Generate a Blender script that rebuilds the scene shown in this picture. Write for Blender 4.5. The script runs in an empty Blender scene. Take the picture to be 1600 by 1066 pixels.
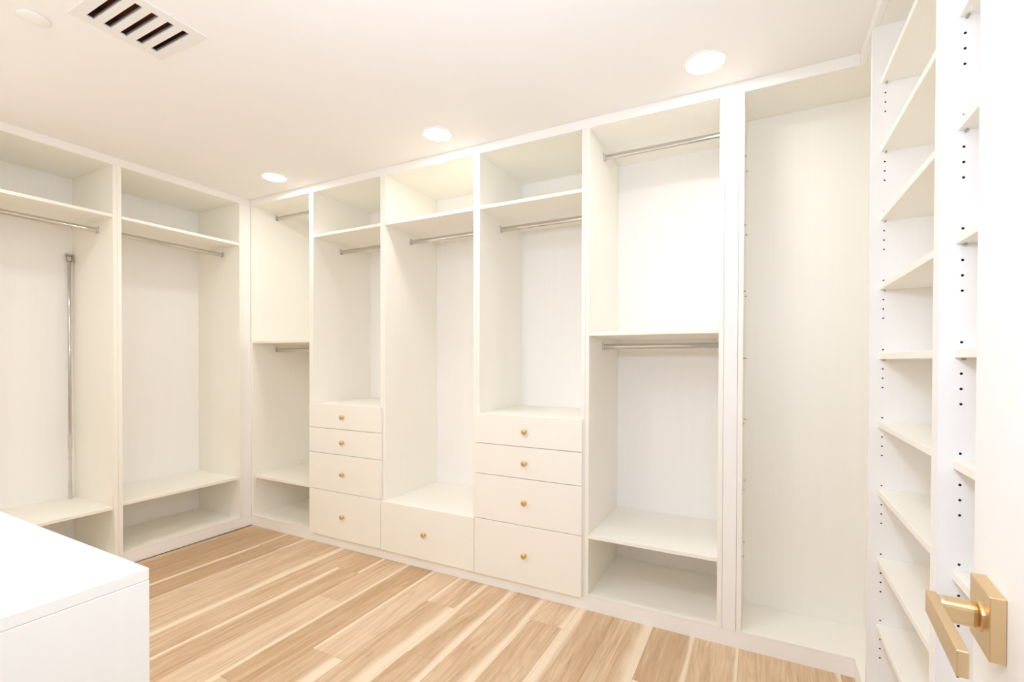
import bpy, bmesh, math, random
from mathutils import Matrix, Vector

random.seed(11)
SC = bpy.context.scene
COL = SC.collection
PI = math.pi

# ------------------------------------------------------------------ camera
cam_d = bpy.data.cameras.new('camera')
cam = bpy.data.objects.new('camera', cam_d)
COL.objects.link(cam)
RIGHT = Vector((0.89324075, 0.44956948, 0.00287122))
DOWN = Vector((0.00684484, -0.0072136, -0.99995055))
FWD = Vector((-0.44952654, 0.89321624, -0.00952071))
M = Matrix((RIGHT, -DOWN, -FWD)).transposed().to_4x4()
M.translation = Vector((3.41501, -2.21152, 1.24192))
cam.matrix_world = M
cam_d.sensor_fit = 'HORIZONTAL'
cam_d.sensor_width = 36.0
cam_d.lens = 730.18 / 1600 * 36
cam_d.shift_x = (800 - 819.62) / 1600
cam_d.shift_y = (570.95 - 533) / 1600
cam_d.clip_start = 0.02
SC.camera = cam

# ------------------------------------------------------------------ world, lights, exposure
W = bpy.data.worlds.new('world')
SC.world = W
W.use_nodes = True
W.node_tree.nodes['Background'].inputs[0].default_value = (0.97, 0.98, 1.0, 1)
W.node_tree.nodes['Background'].inputs[1].default_value = 0.45

DOWNLIGHT = 79.0                     # emission of the downlight lenses
DOWNLIGHT_ADDED = 160.0               # added, unseen pair on the door side, brightening the left of the room
DOWNLIGHT_COL = (0.985, 0.99, 0.995)
FLASH_W = 8.0
fl = bpy.data.lights.new('camera_flash', 'AREA')   # the photographer's flash, held above the lens
fl.shape = 'DISK'
fl.size = 0.16
fl.energy = FLASH_W
fl.color = (0.87, 0.985, 1.27)
flo = bpy.data.objects.new('camera_flash', fl)
COL.objects.link(flo)
flo.location = (3.40, -2.20, 1.60)
flo.rotation_euler = Vector((0.36, -0.92, 0.02)).to_track_quat('Z', 'Y').to_euler()

bl = bpy.data.lights.new('bounced_flash', 'AREA')  # the same flash head tilted up at the ceiling
bl.shape = 'DISK'
bl.size = 0.12
bl.energy = 8.0
bl.color = (0.87, 0.985, 1.27)
bl.spread = math.radians(110)
blo = bpy.data.objects.new('bounced_flash', bl)
COL.objects.link(blo)
blo.location = (3.30, -2.15, 1.70)
blo.rotation_euler = Vector((0.35, -0.35, -0.87)).to_track_quat('Z', 'Y').to_euler()

vs = SC.view_settings
vs.view_transform = 'Standard'
vs.look = 'None'
vs.gamma = 1.0
vs.use_curve_mapping = False
vs.exposure = 0.07
SC.cycles.max_bounces = 16
SC.cycles.diffuse_bounces = 12
SC.cycles.glossy_bounces = 6


# ------------------------------------------------------------------ materials
def new_mat(name):
    m = bpy.data.materials.new(name)
    m.use_nodes = True
    nt = m.node_tree
    return m, nt, nt.nodes['Principled BSDF']


def node(nt, typ, **kw):
    n = nt.nodes.new(typ)
    for k, v in kw.items():
        setattr(n, k, v)
    return n


def math_n(nt, op, a, b=None, c=None, clamp=False):
    n = node(nt, 'ShaderNodeMath', operation=op, use_clamp=clamp)
    for i, v in enumerate((a, b, c)):
        if v is None:
            continue
        if isinstance(v, (int, float)):
            n.inputs[i].default_value = v
        else:
            nt.links.new(v, n.inputs[i])
    return n.outputs[0]


def mix_rgb(nt, f, a, b):
    n = node(nt, 'ShaderNodeMix', data_type='RGBA')
    for s, v in ((0, f), (6, a), (7, b)):
        if isinstance(v, (int, float)):
            n.inputs[s].default_value = v
        elif isinstance(v, tuple):
            n.inputs[s].default_value = v + (1,)
        else:
            nt.links.new(v, n.inputs[s])
    return n.outputs[2]


def ramp(nt, v, lo, hi):
    n = node(nt, 'ShaderNodeMapRange', interpolation_type='SMOOTHSTEP')
    nt.links.new(v, n.inputs[0])
    for i, x in ((1, lo), (2, hi)):
        if isinstance(x, (int, float)):
            n.inputs[i].default_value = x
        else:
            nt.links.new(x, n.inputs[i])
    return n.outputs[0]


def laminate(name, scale, col=(0.928, 0.908, 0.838), rough=0.42):
    m, nt, p = new_mat(name)
    tc = node(nt, 'ShaderNodeTexCoord')
    mp = node(nt, 'ShaderNodeMapping')
    mp.inputs['Scale'].default_value = scale
    nt.links.new(tc.outputs['Object'], mp.inputs[0])
    no = node(nt, 'ShaderNodeTexNoise')
    no.inputs['Scale'].default_value = 1.0
    no.inputs['Detail'].default_value = 3.0
    nt.links.new(mp.outputs[0], no.inputs['Vector'])
    dark = tuple(c * 0.991 for c in col)
    c = mix_rgb(nt, ramp(nt, no.outputs['Fac'], 0.35, 0.7), dark, col)
    nt.links.new(c, p.inputs['Base Color'])
    p.inputs['Roughness'].default_value = rough
    p.inputs['Specular IOR Level'].default_value = 0.35
    bp = node(nt, 'ShaderNodeBump')
    bp.inputs['Strength'].default_value = 0.02
    bp.inputs['Distance'].default_value = 0.001
    nt.links.new(no.outputs['Fac'], bp.inputs['Height'])
    nt.links.new(bp.outputs[0], p.inputs['Normal'])
    return m


def plain(name, col, rough=0.5, metal=0.0, bump=0.0, bscale=200.0, spec=0.5):
    m, nt, p = new_mat(name)
    p.inputs['Base Color'].default_value = col + (1,)
    p.inputs['Roughness'].default_value = rough
    p.inputs['Metallic'].default_value = metal
    p.inputs['Specular IOR Level'].default_value = spec
    no = node(nt, 'ShaderNodeTexNoise')
    no.inputs['Scale'].default_value = bscale
    tc = node(nt, 'ShaderNodeTexCoord')
    nt.links.new(tc.outputs['Object'], no.inputs['Vector'])
    if bump:
        b = node(nt, 'ShaderNodeBump')
        b.inputs['Strength'].default_value = bump
        b.inputs['Distance'].default_value = 0.001
        nt.links.new(no.outputs['Fac'], b.inputs['Height'])
        nt.links.new(b.outputs[0], p.inputs['Normal'])
    return m


LAM_V = laminate('laminate_upright', (70, 70, 2.0))
LAM_X = laminate('laminate_along', (3.0, 60, 60))
FLASH_WHITE_M = laminate('flash_white_board', (60, 60, 2.0), (0.93, 0.918, 0.90))  # whiter than the laminate, mostly the flash's neutral light put into the colour
PAINT = plain('wall_paint', (0.92, 0.905, 0.87), 0.85, bump=0.03, spec=0.2)
CEIL_M = plain('ceiling_paint', (0.925, 0.912, 0.895), 0.9, bump=0.03, spec=0.2)
TRIM_M = plain('trim_paint', (0.925, 0.912, 0.88), 0.45, spec=0.35)
VENT_M = plain('vent_paint', (0.865, 0.84, 0.81), 0.5, spec=0.35)
DOOR_M = plain('door_paint', (0.88, 0.862, 0.83), 0.4, bump=0.02, bscale=90, spec=0.4)
CHROME = plain('polished_chrome', (0.62, 0.60, 0.56), 0.13, 1.0)
CUP = plain('bright_bracket', (0.66, 0.65, 0.63), 0.35, 0.3)
NICKEL = plain('brushed_nickel', (0.36, 0.31, 0.23), 0.4, 1.0, bump=0.05)
PLASTIC = plain('grey_plastic', (0.62, 0.57, 0.50), 0.4)
BRASS = plain('satin_brass', (0.80, 0.60, 0.345), 0.33, 1.0, bump=0.03, bscale=400)
KNOB_M = plain('brass_knob', (0.78, 0.54, 0.26), 0.34, 1.0)
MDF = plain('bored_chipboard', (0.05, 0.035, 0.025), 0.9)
DUCT = plain('brown_duct_lining', (0.15, 0.052, 0.020), 0.9, spec=0.1)
BLADE = plain('grey_vent_blade', (0.42, 0.42, 0.46), 0.4, 0.3)
PIN_M = plain('steel_pin', (0.45, 0.42, 0.38), 0.35, 0.8)
SUB = plain('subfloor', (0.25, 0.18, 0.12), 0.9)

LENS_ADDED = None
for _k, _e in (('downlight_lens_added', DOWNLIGHT_ADDED), ('downlight_lens', DOWNLIGHT)):
    LENS, _nt, _p = new_mat(_k)
    LENS_ADDED = LENS_ADDED or LENS
    _p.inputs['Base Color'].default_value = (0.9, 0.88, 0.84, 1)
    _p.inputs['Emission Color'].default_value = DOWNLIGHT_COL + (1,)
    _p.inputs['Emission Strength'].default_value = _e


def oak():
    m, nt, p = new_mat('oak_plank')
    tc = node(nt, 'ShaderNodeTexCoord')

    def attr(n):
        a = node(nt, 'ShaderNodeAttribute', attribute_type='OBJECT', attribute_name=n)
        return a.outputs['Fac']
    seed, tone, sl, sr, hw = (attr(k) for k in ('seed', 'tone', 'sap_left', 'sap_right', 'half_width'))
    sep = node(nt, 'ShaderNodeSeparateXYZ')
    nt.links.new(tc.outputs['Object'], sep.inputs[0])
    cmb = node(nt, 'ShaderNodeCombineXYZ')
    nt.links.new(seed, cmb.inputs[2])
    add = node(nt, 'ShaderNodeVectorMath', operation='ADD')
    nt.links.new(tc.outputs['Object'], add.inputs[0])
    nt.links.new(cmb.outputs[0], add.inputs[1])

    def noise(scale, detail, dist=0.0, rough=0.55):
        mp = node(nt, 'ShaderNodeMapping')
        mp.inputs['Scale'].default_value = scale
        nt.links.new(add.outputs[0], mp.inputs[0])
        n = node(nt, 'ShaderNodeTexNoise')
        n.inputs['Scale'].default_value = 1.0
        n.inputs['Detail'].default_value = detail
        n.inputs['Distortion'].default_value = dist
        n.inputs['Roughness'].default_value = rough
        nt.links.new(mp.outputs[0], n.inputs['Vector'])
        return n.outputs['Fac']
    broad = noise((16, 0.9, 1), 4, 2.2, 0.6)
    streak = noise((44, 1.5, 1), 5, 2.4, 0.68)
    fine = noise((300, 7, 1), 3, 0.4)
    blot = noise((9, 5.0, 1), 3, 0.6)
    wob = noise((2, 2.2, 1), 2)
    lightc, midc, darkc = (0.77, 0.585, 0.40), (0.55, 0.365, 0.208), (0.37, 0.215, 0.108)
    t = math_n(nt, 'ADD', math_n(nt, 'MULTIPLY', tone, 0.66), math_n(nt, 'MULTIPLY', broad, 1.25))
    t = math_n(nt, 'ADD', t, math_n(nt, 'MULTIPLY', blot, 0.30))
    c = mix_rgb(nt, ramp(nt, t, 0.80, 1.62), lightc, midc)
    s = ramp(nt, streak, 0.50, 0.72)
    c = mix_rgb(nt, math_n(nt, 'MULTIPLY', s, math_n(nt, 'MULTIPLY_ADD', tone, 0.45, 0.22)), c, darkc)
    pale = ramp(nt, streak, 0.45, 0.28)
    c = mix_rgb(nt, math_n(nt, 'MULTIPLY', pale, 0.30), c, (0.87, 0.71, 0.52))
    # cathedral figure: contour lines of a slow, stretched field
    field = noise((7, 0.75, 1), 2, 0.5, 0.45)
    rings = math_n(nt, 'SINE', math_n(nt, 'MULTIPLY', field, 95.0))
    c = mix_rgb(nt, math_n(nt, 'MULTIPLY', ramp(nt, rings, 0.0, 1.0), 0.16), c, darkc)
    c = mix_rgb(nt, math_n(nt, 'MULTIPLY', ramp(nt, fine, 0.48, 0.72), 0.12), c, darkc)
    # pale sapwood along the long edges
    wv = math_n(nt, 'MULTIPLY_ADD', wob, 1.5, 0.15)
    dl = math_n(nt, 'ADD', sep.outputs[0], hw)
    dr = math_n(nt, 'SUBTRACT', hw, sep.outputs[0])
    for d, a in ((dl, sl), (dr, sr)):
        wdt = math_n(nt, 'MULTIPLY', a, wv)
        f = math_n(nt, 'DIVIDE', d, math_n(nt, 'MAXIMUM', wdt, 0.0001))
        msk = ramp(nt, f, 1.35, 0.5)
        c = mix_rgb(nt, math_n(nt, 'MULTIPLY', msk, 0.86), c, (0.87, 0.735, 0.56))
    nt.links.new(c, p.inputs['Base Color'])
    p.inputs['Roughness'].default_value = 0.46
    p.inputs['Specular IOR Level'].default_value = 0.35
    bp = node(nt, 'ShaderNodeBump')
    bp.inputs['Strength'].default_value = 0.08
    bp.inputs['Distance'].default_value = 0.001
    nt.links.new(fine, bp.inputs['Height'])
    nt.links.new(bp.outputs[0], p.inputs['Normal'])
    return m


OAK = oak()


# ------------------------------------------------------------------ mesh helpers
def add_box(bm, lo, hi, bev=0.0):
    lo, hi = Vector(lo), Vector(hi)
    r = bmesh.ops.create_cube(bm, size=1.0)
    vs_ = r['verts']
    for v in vs_:
        v.co = Vector(((lo[i] + hi[i]) / 2 + v.co[i] * (hi[i] - lo[i])) for i in range(3))
    if bev:
        es = list({e for v in vs_ for e in v.link_edges})
        bmesh.ops.bevel(bm, geom=es, offset=bev, segments=1, affect='EDGES', profile=0.5)


def add_prism(bm, pts, axis, a, b):
    """polygon pts (2D, in the two other axes in order) swept along axis from a to b"""
    def co(p, t):
        q = list(p)
        q.insert(axis, t)
        return Vector(q)
    v0 = [bm.verts.new(co(p, a)) for p in pts]
    v1 = [bm.verts.new(co(p, b)) for p in pts]
    n = len(pts)
    bm.faces.new(v0)
    bm.faces.new(list(reversed(v1)))
    for i in range(n):
        bm.faces.new((v0[i], v0[(i + 1) % n], v1[(i + 1) % n], v1[i]))
    bmesh.ops.recalc_face_normals(bm, faces=bm.faces[:])


def add_lathe(bm, prof, axis=2, seg=24, at=(0, 0, 0)):
    """profile (radius, height) spun about an axis through `at`"""
    rings = []
    for r, h in prof:
        ring = []
        for k in range(seg):
            a = 2 * PI * k / seg
            c = [r * math.cos(a), r * math.sin(a)]
            c.insert(axis, h)
            ring.append(bm.verts.new(Vector(c) + Vector(at)))
        rings.append(ring)
    for i in range(len(rings) - 1):
        for k in range(seg):
            bm.faces.new((rings[i][k], rings[i][(k + 1) % seg], rings[i + 1][(k + 1) % seg], rings[i + 1][k]))
    bm.faces.new(rings[0])
    bm.faces.new(rings[-1])
    bmesh.ops.recalc_face_normals(bm, faces=bm.faces[:])


def link(name, bm, mat, parent=None, smooth=False, center=True):
    me = bpy.data.meshes.new(name)
    off = Vector((0, 0, 0))
    if center:
        xs = [v.co for v in bm.verts]
        off = Vector(((min(v[i] for v in xs) + max(v[i] for v in xs)) / 2) for i in range(3))
        bmesh.ops.translate(bm, verts=bm.verts[:], vec=-off)
    bm.to_mesh(me)
    bm.free()
    if smooth:
        for p in me.polygons:
            p.use_smooth = True
    me.materials.append(mat)
    o = bpy.data.objects.new(name, me)
    COL.objects.link(o)
    o.location = off
    if parent is not None:
        o.parent = parent
    return o


def box(name, lo, hi, mat, parent=None, bev=0.0008):
    bm = bmesh.new()
    add_box(bm, lo, hi, bev)
    return link(name, bm, mat, parent)


def child_of(o, ch):
    """make ch (placed in the thing's space) a child of the part o"""
    ch.location = ch.location - o.location
    ch.parent = o
    return ch


def thing(name, label, cat, loc=(0, 0, 0), rz=0.0, group=None):
    o = bpy.data.objects.new(name, None)
    o.empty_display_size = 0.1
    COL.objects.link(o)
    o.location = loc
    o.rotation_euler = (0, 0, rz)
    o['label'] = label
    o['category'] = cat
    if group:
        o['group'] = group
    return o


def struct(o, label):
    o['kind'] = 'structure'
    o['label'] = label
    return o


# ------------------------------------------------------------------ measures
H = 2.44
XR = 3.755          # front plane of the right hand shelving
ZO = 2.392          # underside of the cabinet tops
T = 0.020           # board thickness
ST = 0.018          # shelf thickness
ZK = 0.0686         # plinth height
D = 0.519           # cabinet depth
YW = -2.36          # wall with the doorway

# ------------------------------------------------------------------ setting
VX0, VX1, VY0, VY1 = 1.279, 1.580, -1.474, -1.189     # ceiling vent plate
bm = bmesh.new()
hx0, hx1, hy0, hy1 = VX0 + 0.02, VX1 - 0.02, VY0 + 0.02, VY1 - 0.02
for a, b in (((-0.70, -2.50), (hx0, 0.70)), ((hx1, -2.50), (4.25, 0.70)),
             ((hx0, -2.50), (hx1, hy0)), ((hx0, hy1), (hx1, 0.70))):
    add_box(bm, (a[0], a[1], H), (b[0], b[1], H + 0.06))
ceiling = struct(link('ceiling', bm, CEIL_M), 'smooth warm white painted ceiling with recessed downlights')

floor = struct(box('floor', (-0.70, -2.50, -0.05), (4.25, 0.70, -0.0105), SUB, bev=0),
               'pale oak plank floor with light sapwood streaks')
wb = struct(box('wall_back', (-0.70, 0.545, -0.05), (4.25, 0.70, H), PAINT, bev=0), 'white wall behind the back cabinets')
wl = struct(box('wall_left', (-0.70, YW, -0.05), (-0.545, 0.545, H), PAINT, bev=0), 'white wall behind the left cabinets')
wr = struct(box('wall_right', (4.075, YW, -0.05), (4.25, 0.545, H), PAINT, bev=0), 'white wall behind the right bookcases')
DX0, DX1, DH = 2.765, 3.575, 2.05                     # doorway
bm = bmesh.new()
add_box(bm, (-0.70, -2.50, -0.05), (DX0, YW, H))
add_box(bm, (DX1, -2.50, -0.05), (4.25, YW, H))
add_box(bm, (DX0, -2.50, DH), (DX1, YW, H))
wf = struct(link('wall_front', bm, PAINT), 'white wall with the doorway, beside the low dresser')

# planks of the floor: parts of the floor, laid along the room's depth
COLX0, PW = 0.0575, 0.1826
# column -> (joint, (tone, left sapwood, right sapwood) of the far board, the same of the near board)
BOARDS = {
    1: (-0.12, (0.9, 0, 0), (1.15, 0, 0)), 2: (-1.05, (1.1, 0.0, 0.020), (0.9, 0, 0.02)),
    3: (-0.22, (0.85, 0.0, 0.010), (1.05, 0.012, 0.0)), 4: (-1.30, (0.45, 0.012, 0.0), (0.6, 0, 0.02)),
    5: (-1.55, (0.60, 0.0, 0.036), (0.5, 0.01, 0)), 6: (-1.60, (0.65, 0.014, 0.0), (0.6, 0, 0)),
    7: (-0.22, (0.85, 0.0, 0.020), (0.85, 0.036, 0.0)), 8: (-0.50, (0.70, 0.0, 0.012), (0.30, 0.0, 0.012)),
    9: (-1.118, (0.95, 0.012, 0.0), (0.6, 0.02, 0.0)), 10: (-0.83, (0.22, 0.018, 0.0), (0.75, 0.0, 0.060)),
    11: (-0.288, (0.60, 0.034, 0.012), (0.70, 0.0, 0.062)), 12: (-0.66, (0.75, 0.022, 0.040), (0.75, 0.012, 0.034)),
    13: (-1.00, (0.70, 0.0, 0.036), (0.6, 0.0, 0.03)), 14: (-0.205, (0.35, 0.0, 0.030), (0.75, 0.010, 0.014)),
    15: (-1.15, (0.70, 0.044, 0.0), (0.6, 0.02, 0.02)), 16: (-0.90, (0.62, 0.0, 0.056), (0.5, 0, 0.03)),
    17: (-0.403, (0.85, 0.0, 0.020), (0.5, 0.03, 0.0)), 18: (-1.25, (0.50, 0.004, 0.014), (0.6, 0.0, 0.0)),
    19: (-0.70, (0.55, 0.0, 0.0), (0.6, 0.02, 0.0)), 20: (-1.0, (0.7, 0.0, 0.02), (0.5, 0.0, 0.0))}
rp = random.Random(5)
for k in range(0, 22):
    x0, x1 = COLX0 + (k - 1) * PW, COLX0 + k * PW
    cx0, cx1 = max(x0, 0.012), min(x1, 3.80)
    if cx1 - cx0 < 0.02:
        continue
    j, far, near = BOARDS.get(k, (-0.6, (0.9, 0, 0), (0.6, 0, 0)))
    ys = [0.012, j]
    while ys[-1] - 1.22 > -2.50:
        ys.append(ys[-1] - 1.22)
    ys.append(-2.50)
    for i in range(len(ys) - 1):
        ya, yb = ys[i + 1], ys[i]
        if yb - ya < 0.02:
            continue
        bm = bmesh.new()
        add_box(bm, (cx0 + 0.0003, ya + 0.0003, -0.010), (cx1 - 0.0003, yb - 0.0003, 0.0), 0.0007)
        o = link('floor_plank', bm, OAK)
        child_of(floor, o)
        tn, sl, sr = (far, near, far)[min(i, 2)]
        o['seed'] = rp.uniform(0, 60.0)
        o['tone'] = float(tn)
        o['sap_left'], o['sap_right'] = float(sl), float(sr)
        o['half_width'] = (cx1 - cx0) / 2

# fascia strips under the ceiling, plinths, fillers
struct(box('trim_1', (-0.0, -0.001, ZO + 0.0005), (XR, 0.0193, H - 0.0005), TRIM_M), 'white fascia strip above the back cabinets')
struct(box('trim_2', (-0.0193, -1.56, ZO + 0.0005), (0.001, -0.0015, H - 0.0005), TRIM_M), 'white fascia strip above the left cabinets')
struct(box('trim_3', (XR - 0.001, -1.62, ZO + 0.0005), (XR + 0.0193, 0.018, H - 0.0005), TRIM_M), 'white fascia strip above the right bookcases')
struct(box('baseboard_back', (0.0, 0.0, 0.0002), (XR, 0.018, ZK), TRIM_M, bev=0), 'white plinth under the back cabinets')
struct(box('baseboard_left', (-0.018, -1.56, 0.0002), (0.0, -0.0005, ZK), TRIM_M, bev=0), 'white plinth under the left cabinets')
struct(box('baseboard_right', (XR, -1.62, 0.0002), (XR + 0.018, -0.0005, ZK), TRIM_M, bev=0), 'white plinth under the right bookcases')
struct(box('trim_4', (3.2744, 0.0002, ZK + 0.0005), (3.3294, 0.018, ZO), TRIM_M), 'white filler strip between the tall hanging unit and the corner unit')
struct(box('trim_5', (-0.018, -0.0635, ZK + 0.0005), (0.0, -0.0005, ZO), TRIM_M), 'white filler strip in the far left corner')
# return walls closing the runs
struct(box('wall_left_return', (-0.545, YW, -0.05), (0.0, -1.565, H), PAINT, bev=0), 'white wall end beside the left cabinets')
struct(box('wall_right_return', (XR, YW, -0.05), (4.075, -1.625, H), PAINT, bev=0), 'white wall end beside the right bookcases')

# door casing
bm = bmesh.new()
add_box(bm, (DX0 - 0.07, YW, 0.0), (DX0, YW + 0.016, DH + 0.07), 0.002)
add_box(bm, (DX1, YW, 0.0), (DX1 + 0.07, YW + 0.016, DH + 0.07), 0.002)
add_box(bm, (DX0, YW, DH), (DX1, YW + 0.016, DH + 0.07), 0.002)
struct(link('trim_6', bm, TRIM_M), 'white casing around the doorway')


# ------------------------------------------------------------------ cabinet builder (local: x width, y depth, z up)
def side_board(parent, x0, x1, depth, mat=None):
    bm = bmesh.new()
    f = 0.0195
    pts = [(f, 0.0), (depth, 0.0), (depth, ZO + T), (f, ZO + T), (f, ZO), (0.0, ZO), (0.0, ZK + 0.001), (f, ZK + 0.001)]
    add_prism(bm, pts, 0, x0, x1)
    return link('side_panel', bm, mat or LAM_V, parent)


def bore(o, x_face, holes, y_rows, into, mat=None):
    """real 5 mm shelf-pin holes bored into a side board (local thing space)"""
    bm = bmesh.new()
    for y in y_rows:
        for z in holes:
            x0, x1 = sorted((x_face - into * 0.004, x_face + into * 0.012))
            add_lathe(bm, [(0.0027, x0), (0.0027, x1)], 0, 10, at=(0, y, z))
    bmesh.ops.recalc_face_normals(bm, faces=bm.faces[:])
    bmesh.ops.translate(bm, verts=bm.verts[:], vec=-o.location)
    me = bpy.data.meshes.new('cutter')
    bm.to_mesh(me)
    bm.free()
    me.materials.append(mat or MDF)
    c = bpy.data.objects.new('cutter', me)
    COL.objects.link(c)
    c.parent = o.parent
    c.location = o.location
    md = o.modifiers.new('bore', 'BOOLEAN')
    md.operation = 'DIFFERENCE'
    md.solver = 'EXACT'
    md.object = c
    md.material_mode = 'TRANSFER'
    bpy.context.view_layer.update()
    dg = bpy.context.evaluated_depsgraph_get()
    nm = bpy.data.meshes.new_from_object(o.evaluated_get(dg))
    o.modifiers.clear()
    o.data = nm
    bpy.data.objects.remove(c)


def smooth_sides(me):
    """smooth quads, flat end caps, with the rim edges marked sharp"""
    caps = set()
    for p in me.polygons:
        p.use_smooth = len(p.vertices) == 4
        if not p.use_smooth:
            caps |= {tuple(sorted(k)) for k in p.edge_keys}
    for e in me.edges:
        e.use_edge_sharp = tuple(sorted(e.vertices)) in caps


def rod(parent, x0, x1, y, z):
    bm = bmesh.new()
    n = 28                                    # oval tube, 15 x 29 mm
    pts = [(y + 0.0075 * math.cos(2 * PI * i / n), z + 0.0145 * math.sin(2 * PI * i / n)) for i in range(n)]
    add_prism(bm, pts, 0, x0 + 0.003, x1 - 0.003)
    r = link('clothes_rod', bm, CHROME, parent)
    smooth_sides(r.data)
    for xa, xb in ((x0 + 0.0002, x0 + 0.010), (x1 - 0.010, x1 - 0.0002)):
        bm = bmesh.new()
        # open-topped cup with a screw tab above
        add_box(bm, (xa, y - 0.0105, z - 0.0175), (xb, y + 0.0105, z - 0.0145), 0.001)
        add_box(bm, (xa, y - 0.0105, z - 0.0145), (xb, y - 0.0078, z + 0.012), 0.0008)
        add_box(bm, (xa, y + 0.0078, z - 0.0145), (xb, y + 0.0105, z + 0.012), 0.0008)
        inner = xa if xa < (x0 + x1) / 2 else xb - 0.002
        add_box(bm, (inner, y - 0.0105, z - 0.0145), (inner + 0.002, y + 0.0105, z + 0.026), 0.0008)
        b = link('rod_bracket', bm, CUP)
        child_of(r, b)
    return r


KNOB = None


def knob(parent_drawer, x, y, z):
    global KNOB
    if KNOB is None:
        bm = bmesh.new()
        add_lathe(bm, [(0.0105, 0.0), (0.0105, -0.002), (0.0085, -0.0035), (0.0085, -0.008), (0.0112, -0.0105), (0.0138, -0.0140),
                       (0.0148, -0.0180), (0.0138, -0.0215), (0.0095, -0.0240), (0.0040, -0.0247)], 1, 28)
        me = bpy.data.meshes.new('knob')
        bm.to_mesh(me)
        bm.free()
        for p in me.polygons:
            p.use_smooth = True
        me.materials.append(KNOB_M)
        KNOB = me
    o = bpy.data.objects.new('knob', KNOB)
    COL.objects.link(o)
    o.location = (x, y, z)
    child_of(parent_drawer, o)
    return o


def drawer(parent, x0, x1, z0, z1, ix0, ix1, depth):
    bm = bmesh.new()
    add_box(bm, (x0, -0.0205, z0), (x1, -0.0015, z1), 0.0012)
    # the box behind the front
    bx0, bx1, bz0, bz1, by = ix0 + 0.013, ix1 - 0.013, z0 + 0.025, z1 - 0.030, depth - 0.05
    add_box(bm, (bx0, -0.0012, bz0), (bx0 + 0.012, by, bz1))
    add_box(bm, (bx1 - 0.012, -0.0012, bz0), (bx1, by, bz1))
    add_box(bm, (bx0 + 0.012, by - 0.012, bz0), (bx1 - 0.012, by, bz1))
    add_box(bm, (bx0 + 0.012, -0.0012, bz0), (bx1 - 0.012, by - 0.012, bz0 + 0.008))
    d = link('drawer', bm, LAM_X, parent)
    knob(d, (x0 + x1) / 2, -0.0205, (z0 + z1) / 2)
    return d


def cabinet(name, label, cat, loc, rz, width, depth, shelves=(), rods=(), drawers=(), counter=None, pins=(), t=T, group=None):
    """carcass with its outer width along local x; shelves: (underside z, setback)"""
    r = thing(name, label, cat, loc, rz, group)
    sa = side_board(r, 0.0, t, depth)
    sb_ = side_board(r, width - t, width, depth)
    if pins:
        bore(sa, t, pins, (0.028, 0.411), -1, PLASTIC)
        bore(sb_, width - t, pins, (0.028, 0.411), 1, PLASTIC)
    i0, i1 = t + 0.0003, width - t - 0.0003
    box('back_panel', (i0, depth - 0.012, ZK + 0.001), (i1, depth, ZO + T), FLASH_WHITE_M, r, 0)
    box('top_panel', (i0, 0.0195, ZO), (i1, depth - 0.0125, ZO + T), LAM_X, r)
    bottom_board(r, i0, i1, depth)
    for z, sb in shelves:
        box('shelf', (i0, sb, z), (i1, depth - 0.0125, z + ST), LAM_X, r)
    if counter is not None:
        box('counter_panel', (i0, 0.0002, counter - ST), (i1, depth - 0.0125, counter), LAM_X, r)
    for y, z in rods:
        rod(r, t, width - t, y, z)
    for z0, z1, x0, x1 in drawers:
        drawer(r, x0, x1, z0, z1, t, width - t, depth)
    return r


def bottom_board(r, i0, i1, depth):
    return box('bottom_panel', (i0, 0.0001, ZK + 0.0008), (i1, depth - 0.0125, 0.0770), LAM_X, r, 0.0)


# seams between the units of the back run
S = [0.0, 0.6618, 1.3103, 2.0002, 2.6392]
G = 0.0005
UP = (2.0825, 0.0)
MID = (1.3665, 0.0)
LOW = (0.3585, 0.0)

cabinet('wardrobe_cabinet', 'narrow white wardrobe cabinet with two rods in the far corner of the back run', 'wardrobe',
        (S[0] + 0.0005, 0, 0), 0, S[1] - S[0] - 0.001, D + 0.012,
        shelves=(MID, (0.3530, 0.022)), pins=(0.412, 0.387, 0.317, 0.285),  rods=((0.200, 2.351), (0.195, 1.321)))

Z4 = ((0.7895, 0.9510), (0.6215, 0.7865), (0.3735, 0.6185), (0.0640, 0.3705))
w = S[2] - S[1] - 0.001
cabinet('wardrobe_cabinet', 'white wardrobe cabinet over four drawers, left of the single-drawer bench cabinet', 'wardrobe',
        (S[1] + 0.0005, 0, 0), 0, w, D + 0.012, shelves=(UP,), rods=((0.235, 2.028),), counter=0.9495,
        drawers=[(a, b, 0.001, w - 0.001) for a, b in Z4])
w = S[3] - S[2] - 0.001
cabinet('wardrobe_cabinet', 'tall white wardrobe cabinet over one deep drawer with bench top', 'wardrobe',
        (S[2] + 0.0005, 0, 0), 0, w, D + 0.012, shelves=(UP,), rods=((0.235, 2.028),), counter=0.3655,
        drawers=[(0.0640, 0.3668, 0.001, w - 0.001)])
w = S[4] - S[3] - 0.001
cabinet('wardrobe_cabinet', 'white wardrobe cabinet over four drawers, right of the single-drawer bench cabinet', 'wardrobe',
        (S[3] + 0.0005, 0, 0), 0, w, D + 0.012, shelves=(UP,), rods=((0.235, 2.028),), counter=0.9495,
        drawers=[(a, b, 0.001, w - 0.008) for a, b in Z4])
cabinet('wardrobe_cabinet', 'wide white wardrobe cabinet with two rods, nearest the corner shelving on the right', 'wardrobe',
        (S[4] + 0.0005, 0, 0), 0, 3.2734 - S[4] - 0.0005, D + 0.012,
        shelves=(MID, LOW), rods=((0.232, 2.333), (0.228, 1.319)))

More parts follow.
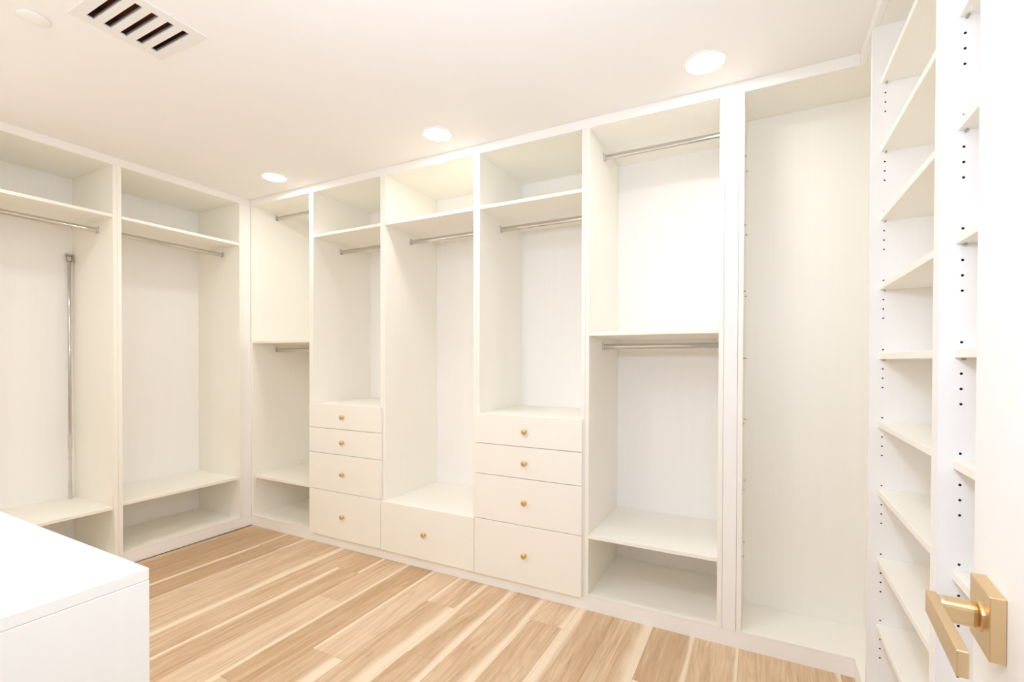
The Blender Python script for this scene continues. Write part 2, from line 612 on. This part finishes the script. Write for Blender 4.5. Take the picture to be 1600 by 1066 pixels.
# left run (faces +x): local x runs along +y
L2a, L2b = -0.8133, -0.0645
cabinet('wardrobe_cabinet', 'white left wall wardrobe cabinet with one rod, empty, next to the far corner', 'wardrobe',
        (0, L2a, 0), PI / 2, L2b - L2a, D + 0.012, shelves=((2.0825, 0.0), (0.3585, 0.020)), pins=(0.412, 0.387, 0.317, 0.285),  rods=((0.195, 2.030),))
cabinet('wardrobe_cabinet', 'white left wall wardrobe cabinet with a metal pole leaning inside', 'wardrobe',
        (0, -1.5625, 0), PI / 2, -0.8143 + 1.5625, D + 0.012, shelves=((2.0825, 0.0), (0.3470, 0.018)), pins=(0.412, 0.387, 0.317, 0.285),  rods=((0.180, 2.026),))

# ------------------------------------------------------------------ corner unit and bookcases on the right
DR = 0.2774
cc = thing('corner_cabinet', 'empty white corner unit without shelves between wardrobe and bookcase', 'cabinet', (3.3304, 0, 0))
bx = 3.3304
XE = 4.055
side_board(cc, 0.0, T, DR + 0.012)
box('back_panel', (T + 0.0003, DR, ZK + 0.001), (XE - bx, DR + 0.012, ZO + T), LAM_V, cc, 0)
box('side_panel', (XE - bx - 0.012, -0.204, ZK + 0.001), (XE - bx, DR - 0.0005, ZO + T), LAM_V, cc, 0)
for nm, z0, z1, f in (('top_panel', ZO, ZO + T, 0.0195), ('bottom_panel', ZK + 0.0008, 0.0770, 0.0004)):
    bm = bmesh.new()
    xa, xb, xm = T + 0.0003, XE - bx - 0.0125, XR - bx
    add_prism(bm, [(xa, f), (xm + f, f), (xm + f, -0.204), (xb, -0.204), (xb, DR - 0.0005), (xa, DR - 0.0005)], 2, z0, z1)
    link(nm, bm, LAM_X, cc)
bm = bmesh.new()
add_lathe(bm, [(0.0026, 0.0), (0.0026, 0.0075), (0.0020, 0.0085)], 0, 8)
PINM = bpy.data.meshes.new('shelf_pin')
bm.to_mesh(PINM)
bm.free()
PINM.materials.append(PIN_M)
for z in (2.132, 1.835, 1.5475, 1.2565, 0.9705, 0.683, 0.390):
    for y in (0.035, 0.215):
        o = bpy.data.objects.new('shelf_pin', PINM)
        COL.objects.link(o)
        o.location = (T, y, z)
        o.parent = cc

SHZ = [2.196, 1.961, 1.725, 1.489, 1.251, 1.017, 0.783, 0.546, 0.316]


def bookcase(label, y0):
    t = 0.019
    wd = 0.7005
    r = thing('bookcase', label, 'bookcase', (XR, y0, 0), -PI / 2)
    a = side_board(r, 0.0, t, DR + 0.012, FLASH_WHITE_M)
    b = side_board(r, wd - t, wd, DR + 0.012, FLASH_WHITE_M)
    holes = [z + dz for z in SHZ for dz in (0.0325, -0.0335, -0.0655, -0.0975)]
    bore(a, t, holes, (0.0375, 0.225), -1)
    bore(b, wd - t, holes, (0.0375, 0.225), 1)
    i0, i1 = t + 0.0003, wd - t - 0.0003
    box('back_panel', (i0, DR, ZK + 0.001), (i1, DR + 0.012, ZO + T), FLASH_WHITE_M, r, 0)
    box('top_panel', (i0, 0.0195, ZO), (i1, DR - 0.0005, ZO + T), LAM_X, r)
    bottom_board(r, i0, i1, DR + 0.012)
    for z in SHZ:
        s = box('shelf', (i0 + 0.0005, 0.026, z), (i1 - 0.0005, DR - 0.002, z + 0.0190), LAM_X, r)
        for xp, sgn in ((t, 1), (wd - t, -1)):
            for y in (0.0400, 0.225):
                o = bpy.data.objects.new('shelf_pin', PINM)
                COL.objects.link(o)
                o.location = (xp, y, z - 0.0028)
                o.scale = (sgn * 1.3, 1, 1)
                child_of(s, o)
    return r


bookcase('white bookcase of slim shelves, next to the corner unit', -0.2052)
bookcase('white bookcase of slim shelves, mostly hidden behind the open door', -0.9062)

# ------------------------------------------------------------------ low dresser in the foreground
IX0, IX1, IY0, IY1, IZ = 1.300, 2.521, YW + 0.003, -1.805, 0.900
dr = thing('dresser', 'low white dresser with a plain flat top in the foreground', 'dresser', ((IX0 + IX1) / 2, (IY0 + IY1) / 2, 0))


def dbox(name, lo, hi, mat=LAM_X, bev=0.0008):
    c = dr.location
    return box(name, (lo[0] - c.x, lo[1] - c.y, lo[2]), (hi[0] - c.x, hi[1] - c.y, hi[2]), mat, dr, bev)


dbox('top_panel', (IX0, IY0, IZ - 0.0195), (IX1, IY1, IZ), bev=0.0012)
for xa in (IX0, IX1 - T):
    dbox('side_panel', (xa, IY0, 0.0002), (xa + T, IY1, IZ - 0.0200), LAM_V)
dbox('back_panel', (IX0 + T, IY0, 0.07), (IX1 - T, IY0 + 0.012, IZ - 0.0205), LAM_V)
dbox('plinth', (IX0 + T + 0.0003, IY1 - 0.06, 0.0002), (IX1 - T - 0.0003, IY1 - 0.045, 0.069), LAM_X)
xm = (IX0 + IX1) / 2
for xa, xb in ((IX0 + T + 0.0015, xm - 0.0015), (xm + 0.0015, IX1 - T - 0.0015)):
    for za, zb in ((0.072, 0.340), (0.343, 0.611), (0.614, 0.878)):
        dbox('drawer', (xa, IY1 - 0.019, za), (xb, IY1 - 0.0005, zb))

# ------------------------------------------------------------------ leaning pole
pl = thing('closet_pole', 'slim metal pole leaning in the back corner of the left wardrobe', 'pole', (-0.455, -0.876, 0.3655))
p0 = Vector((0, 0, 0))
p1 = Vector((-0.047, 0.018, 1.548))
q = (p1 - p0).to_track_quat('Z', 'Y')


def tube(name, a, b, r, mat, extra=()):
    bm = bmesh.new()
    add_lathe(bm, [(r * 0.8, a), (r, a + 0.002)] + list(extra) + [(r, b - 0.002), (r * 0.8, b)], 2, 16)
    bmesh.ops.rotate(bm, verts=bm.verts[:], cent=(0, 0, 0), matrix=q.to_matrix())
    return link(name, bm, mat, pl, smooth=False)


LN = (p1 - p0).length
tube('foot_grip', 0.004, 0.105, 0.0098, PLASTIC, [(0.0098, 0.03), (0.0085, 0.034), (0.0098, 0.038)])
tube('lower_tube', 0.1055, 0.315, 0.0080, PLASTIC, [(0.0080, 0.25), (0.0100, 0.253), (0.0100, 0.262), (0.0080, 0.265)])
tube('collar', 0.3155, 0.405, 0.0108, PLASTIC)
sh = tube('shaft', 0.4055, LN - 0.052, 0.0082, CHROME)
for p in sh.data.polygons:
    p.use_smooth = True
bm = bmesh.new()
add_box(bm, (-0.017, -0.012, LN - 0.016), (0.017, 0.012, LN - 0.003), 0.003)
add_box(bm, (-0.014, -0.011, LN - 0.052), (0.014, 0.011, LN - 0.016), 0.004)
bmesh.ops.rotate(bm, verts=bm.verts[:], cent=(0, 0, 0), matrix=q.to_matrix())
link('end_socket', bm, NICKEL, pl)

# ------------------------------------------------------------------ ceiling fittings
LROWS = [
    (0.571, -0.208, 'lit round recessed downlight in the far left ceiling corner, smallest of three'),
    (1.884, -0.203, 'lit round recessed downlight above the single-drawer bench cabinet, middle of three'),
    (3.210, -0.208, 'lit round recessed downlight near the right corner, largest of three'),
    (0.571, -1.95, 'added unseen fill light built as a downlight, on the door side of the ceiling, far left'),  # this one and the next are added to lift the dark left side
    (1.884, -1.95, 'added unseen fill light built as a downlight, in the ceiling over the low dresser'),
]
for x, y, lb in LROWS:
    r = thing('downlight', lb, 'ceiling light', (x, y, H), 0, 'recessed ceiling downlights')
    bm = bmesh.new()
    seg = 40
    prof = [(0.0675, -0.0005), (0.0690, -0.0045), (0.0730, -0.0055), (0.0810, -0.0040), (0.0835, -0.0003)]
    rings = []
    for rad, h in prof:
        rings.append([bm.verts.new((rad * math.cos(2 * PI * k / seg), rad * math.sin(2 * PI * k / seg), h)) for k in range(seg)])
    rings.append(rings[0])
    for i in range(len(rings) - 1):
        for k in range(seg):
            bm.faces.new((rings[i][k], rings[i][(k + 1) % seg], rings[i + 1][(k + 1) % seg], rings[i + 1][k]))
    bmesh.ops.recalc_face_normals(bm, faces=bm.faces[:])
    link('trim_ring', bm, TRIM_M, r)
    bm = bmesh.new()
    add_lathe(bm, [(0.0670, -0.0003), (0.0670, -0.0030), (0.045, -0.0042), (0.002, -0.0046)], 2, 40)
    link('lens', bm, LENS if y > -1 else LENS_ADDED, r)

# sprinkler / alarm cover plate
bm = bmesh.new()
add_lathe(bm, [(0.040, 0.0), (0.042, -0.002), (0.042, -0.0055), (0.038, -0.0075), (0.010, -0.0085)], 2, 40)
o = link('ceiling_cover', bm, TRIM_M, smooth=True, center=False)
o.location = (1.135, -1.514, H - 0.0002)
o['label'] = 'small round white cover plate on the ceiling beside the vent'
o['category'] = 'cover plate'

# air vent
vr = thing('air_vent', 'rectangular white ceiling air vent with five dark slots', 'vent', ((VX0 + VX1) / 2, (VY0 + VY1) / 2, H))
vc = vr.location
SX0, SX1 = 1.321, 1.541
slots = [(-1.248, -1.226), (-1.2965, -1.2745), (-1.345, -1.323), (-1.3925, -1.3705), (-1.440, -1.418)]


def vbox(bm, x0, x1, y0, y1, z0, z1, bev=0.0):
    add_box(bm, (x0 - vc.x, y0 - vc.y, z0), (x1 - vc.x, y1 - vc.y, z1), bev)


bm = bmesh.new()
zt, zb = -0.0003, -0.0055
vbox(bm, VX0, SX0, VY0, VY1, zb, zt)
vbox(bm, SX1, VX1, VY0, VY1, zb, zt)
edges_y = [VY0] + [v for s in sorted(slots) for v in s] + [VY1]
for i in range(0, len(edges_y), 2):
    vbox(bm, SX0, SX1, edges_y[i], edges_y[i + 1], zb, zt)
link('face_plate', bm, VENT_M, vr)
bm = bmesh.new()
ax0, ax1, ay0, ay1 = hx0 + 0.001, hx1 - 0.001, hy0 + 0.001, hy1 - 0.001
vbox(bm, ax0, ax0 + 0.002, ay0, ay1, 0.0, 0.055)
vbox(bm, ax1 - 0.002, ax1, ay0, ay1, 0.0, 0.055)
vbox(bm, ax0, ax1, ay0, ay0 + 0.002, 0.0, 0.055)
vbox(bm, ax0, ax1, ay1 - 0.002, ay1, 0.0, 0.055)
vbox(bm, ax0, ax1, ay0, ay1, 0.055, 0.057)
link('duct_box', bm, DUCT, vr)
for y0, y1 in slots:
    bm = bmesh.new()
    ym = y1 - vc.y
    add_prism(bm, [(ym - 0.0004, -0.0045), (ym - 0.0030, -0.0045), (ym - 0.0004, 0.006), (ym + 0.001, 0.006)], 0, SX0 - vc.x + 0.0005, SX1 - vc.x - 0.0005)
    link('vent_blade', bm, BLADE, vr)

# ------------------------------------------------------------------ open door with brass lever
OX, OY, PHI = 3.6154, -1.6427, math.radians(85.43)
bm = bmesh.new()
add_box(bm, (-0.655, -0.0352, 0.008), (0.1016, -0.0002, 2.03), 0.0015)
door = link('door_1', bm, DOOR_M, center=False)
door.location = (OX, OY, 0)
door.rotation_euler = (0, 0, PHI)
struct(door, 'open plain white door with a brass lever handle at the right edge')
ZC = 0.9976


def rounded(bm, lo, hi, b):
    lo, hi = Vector(lo), Vector(hi)
    r = bmesh.ops.create_cube(bm, size=1.0)
    for v in r['verts']:
        v.co = Vector(((lo[i] + hi[i]) / 2 + v.co[i] * (hi[i] - lo[i])) for i in range(3))
    es = list({e for v in r['verts'] for e in v.link_edges})
    bmesh.ops.bevel(bm, geom=es, offset=b, segments=3, affect='EDGES', profile=0.5)


def dpart(name, bm, mat, parent, smooth=False):
    o = link(name, bm, mat, None, smooth, center=False)
    o.parent = parent
    return o


bm = bmesh.new()
rounded(bm, (0.0185, 0.0122, ZC - 0.0108), (0.0387, 0.0440, ZC + 0.0108), 0.0055)
hd = dpart('door_handle', bm, BRASS, door)
hd['label'] = 'satin brass lever handle'


bm = bmesh.new()
rounded(bm, (0.0, 0.0, ZC - 0.030), (0.060, 0.0119, ZC + 0.030), 0.0012)
dpart('rose', bm, BRASS, hd)
bm = bmesh.new()
rounded(bm, (-0.079, 0.0420, ZC - 0.0111), (0.0390, 0.0504, ZC + 0.0111), 0.0012)
dpart('lever', bm, BRASS, hd)
bm = bmesh.new()
add_lathe(bm, [(0.0138, 0.0117), (0.0138, 0.0128), (0.0130, 0.0134)], 1, 28, at=(0.0285, 0, ZC - 0.0002))
dpart('collar', bm, BRASS, hd)
bm = bmesh.new()
add_box(bm, (0.1012, -0.029, ZC - 0.028), (0.1022, -0.006, ZC + 0.028), 0.0003)
dpart('latch_plate', bm, BRASS, door)
for z in (0.25, 1.02, 1.80):
    bm = bmesh.new()
    add_lathe(bm, [(0.0055, z - 0.045), (0.0055, z + 0.045)], 2, 14, at=(-0.6565, -0.003, 0))
    dpart('hinge', bm, BRASS, door)
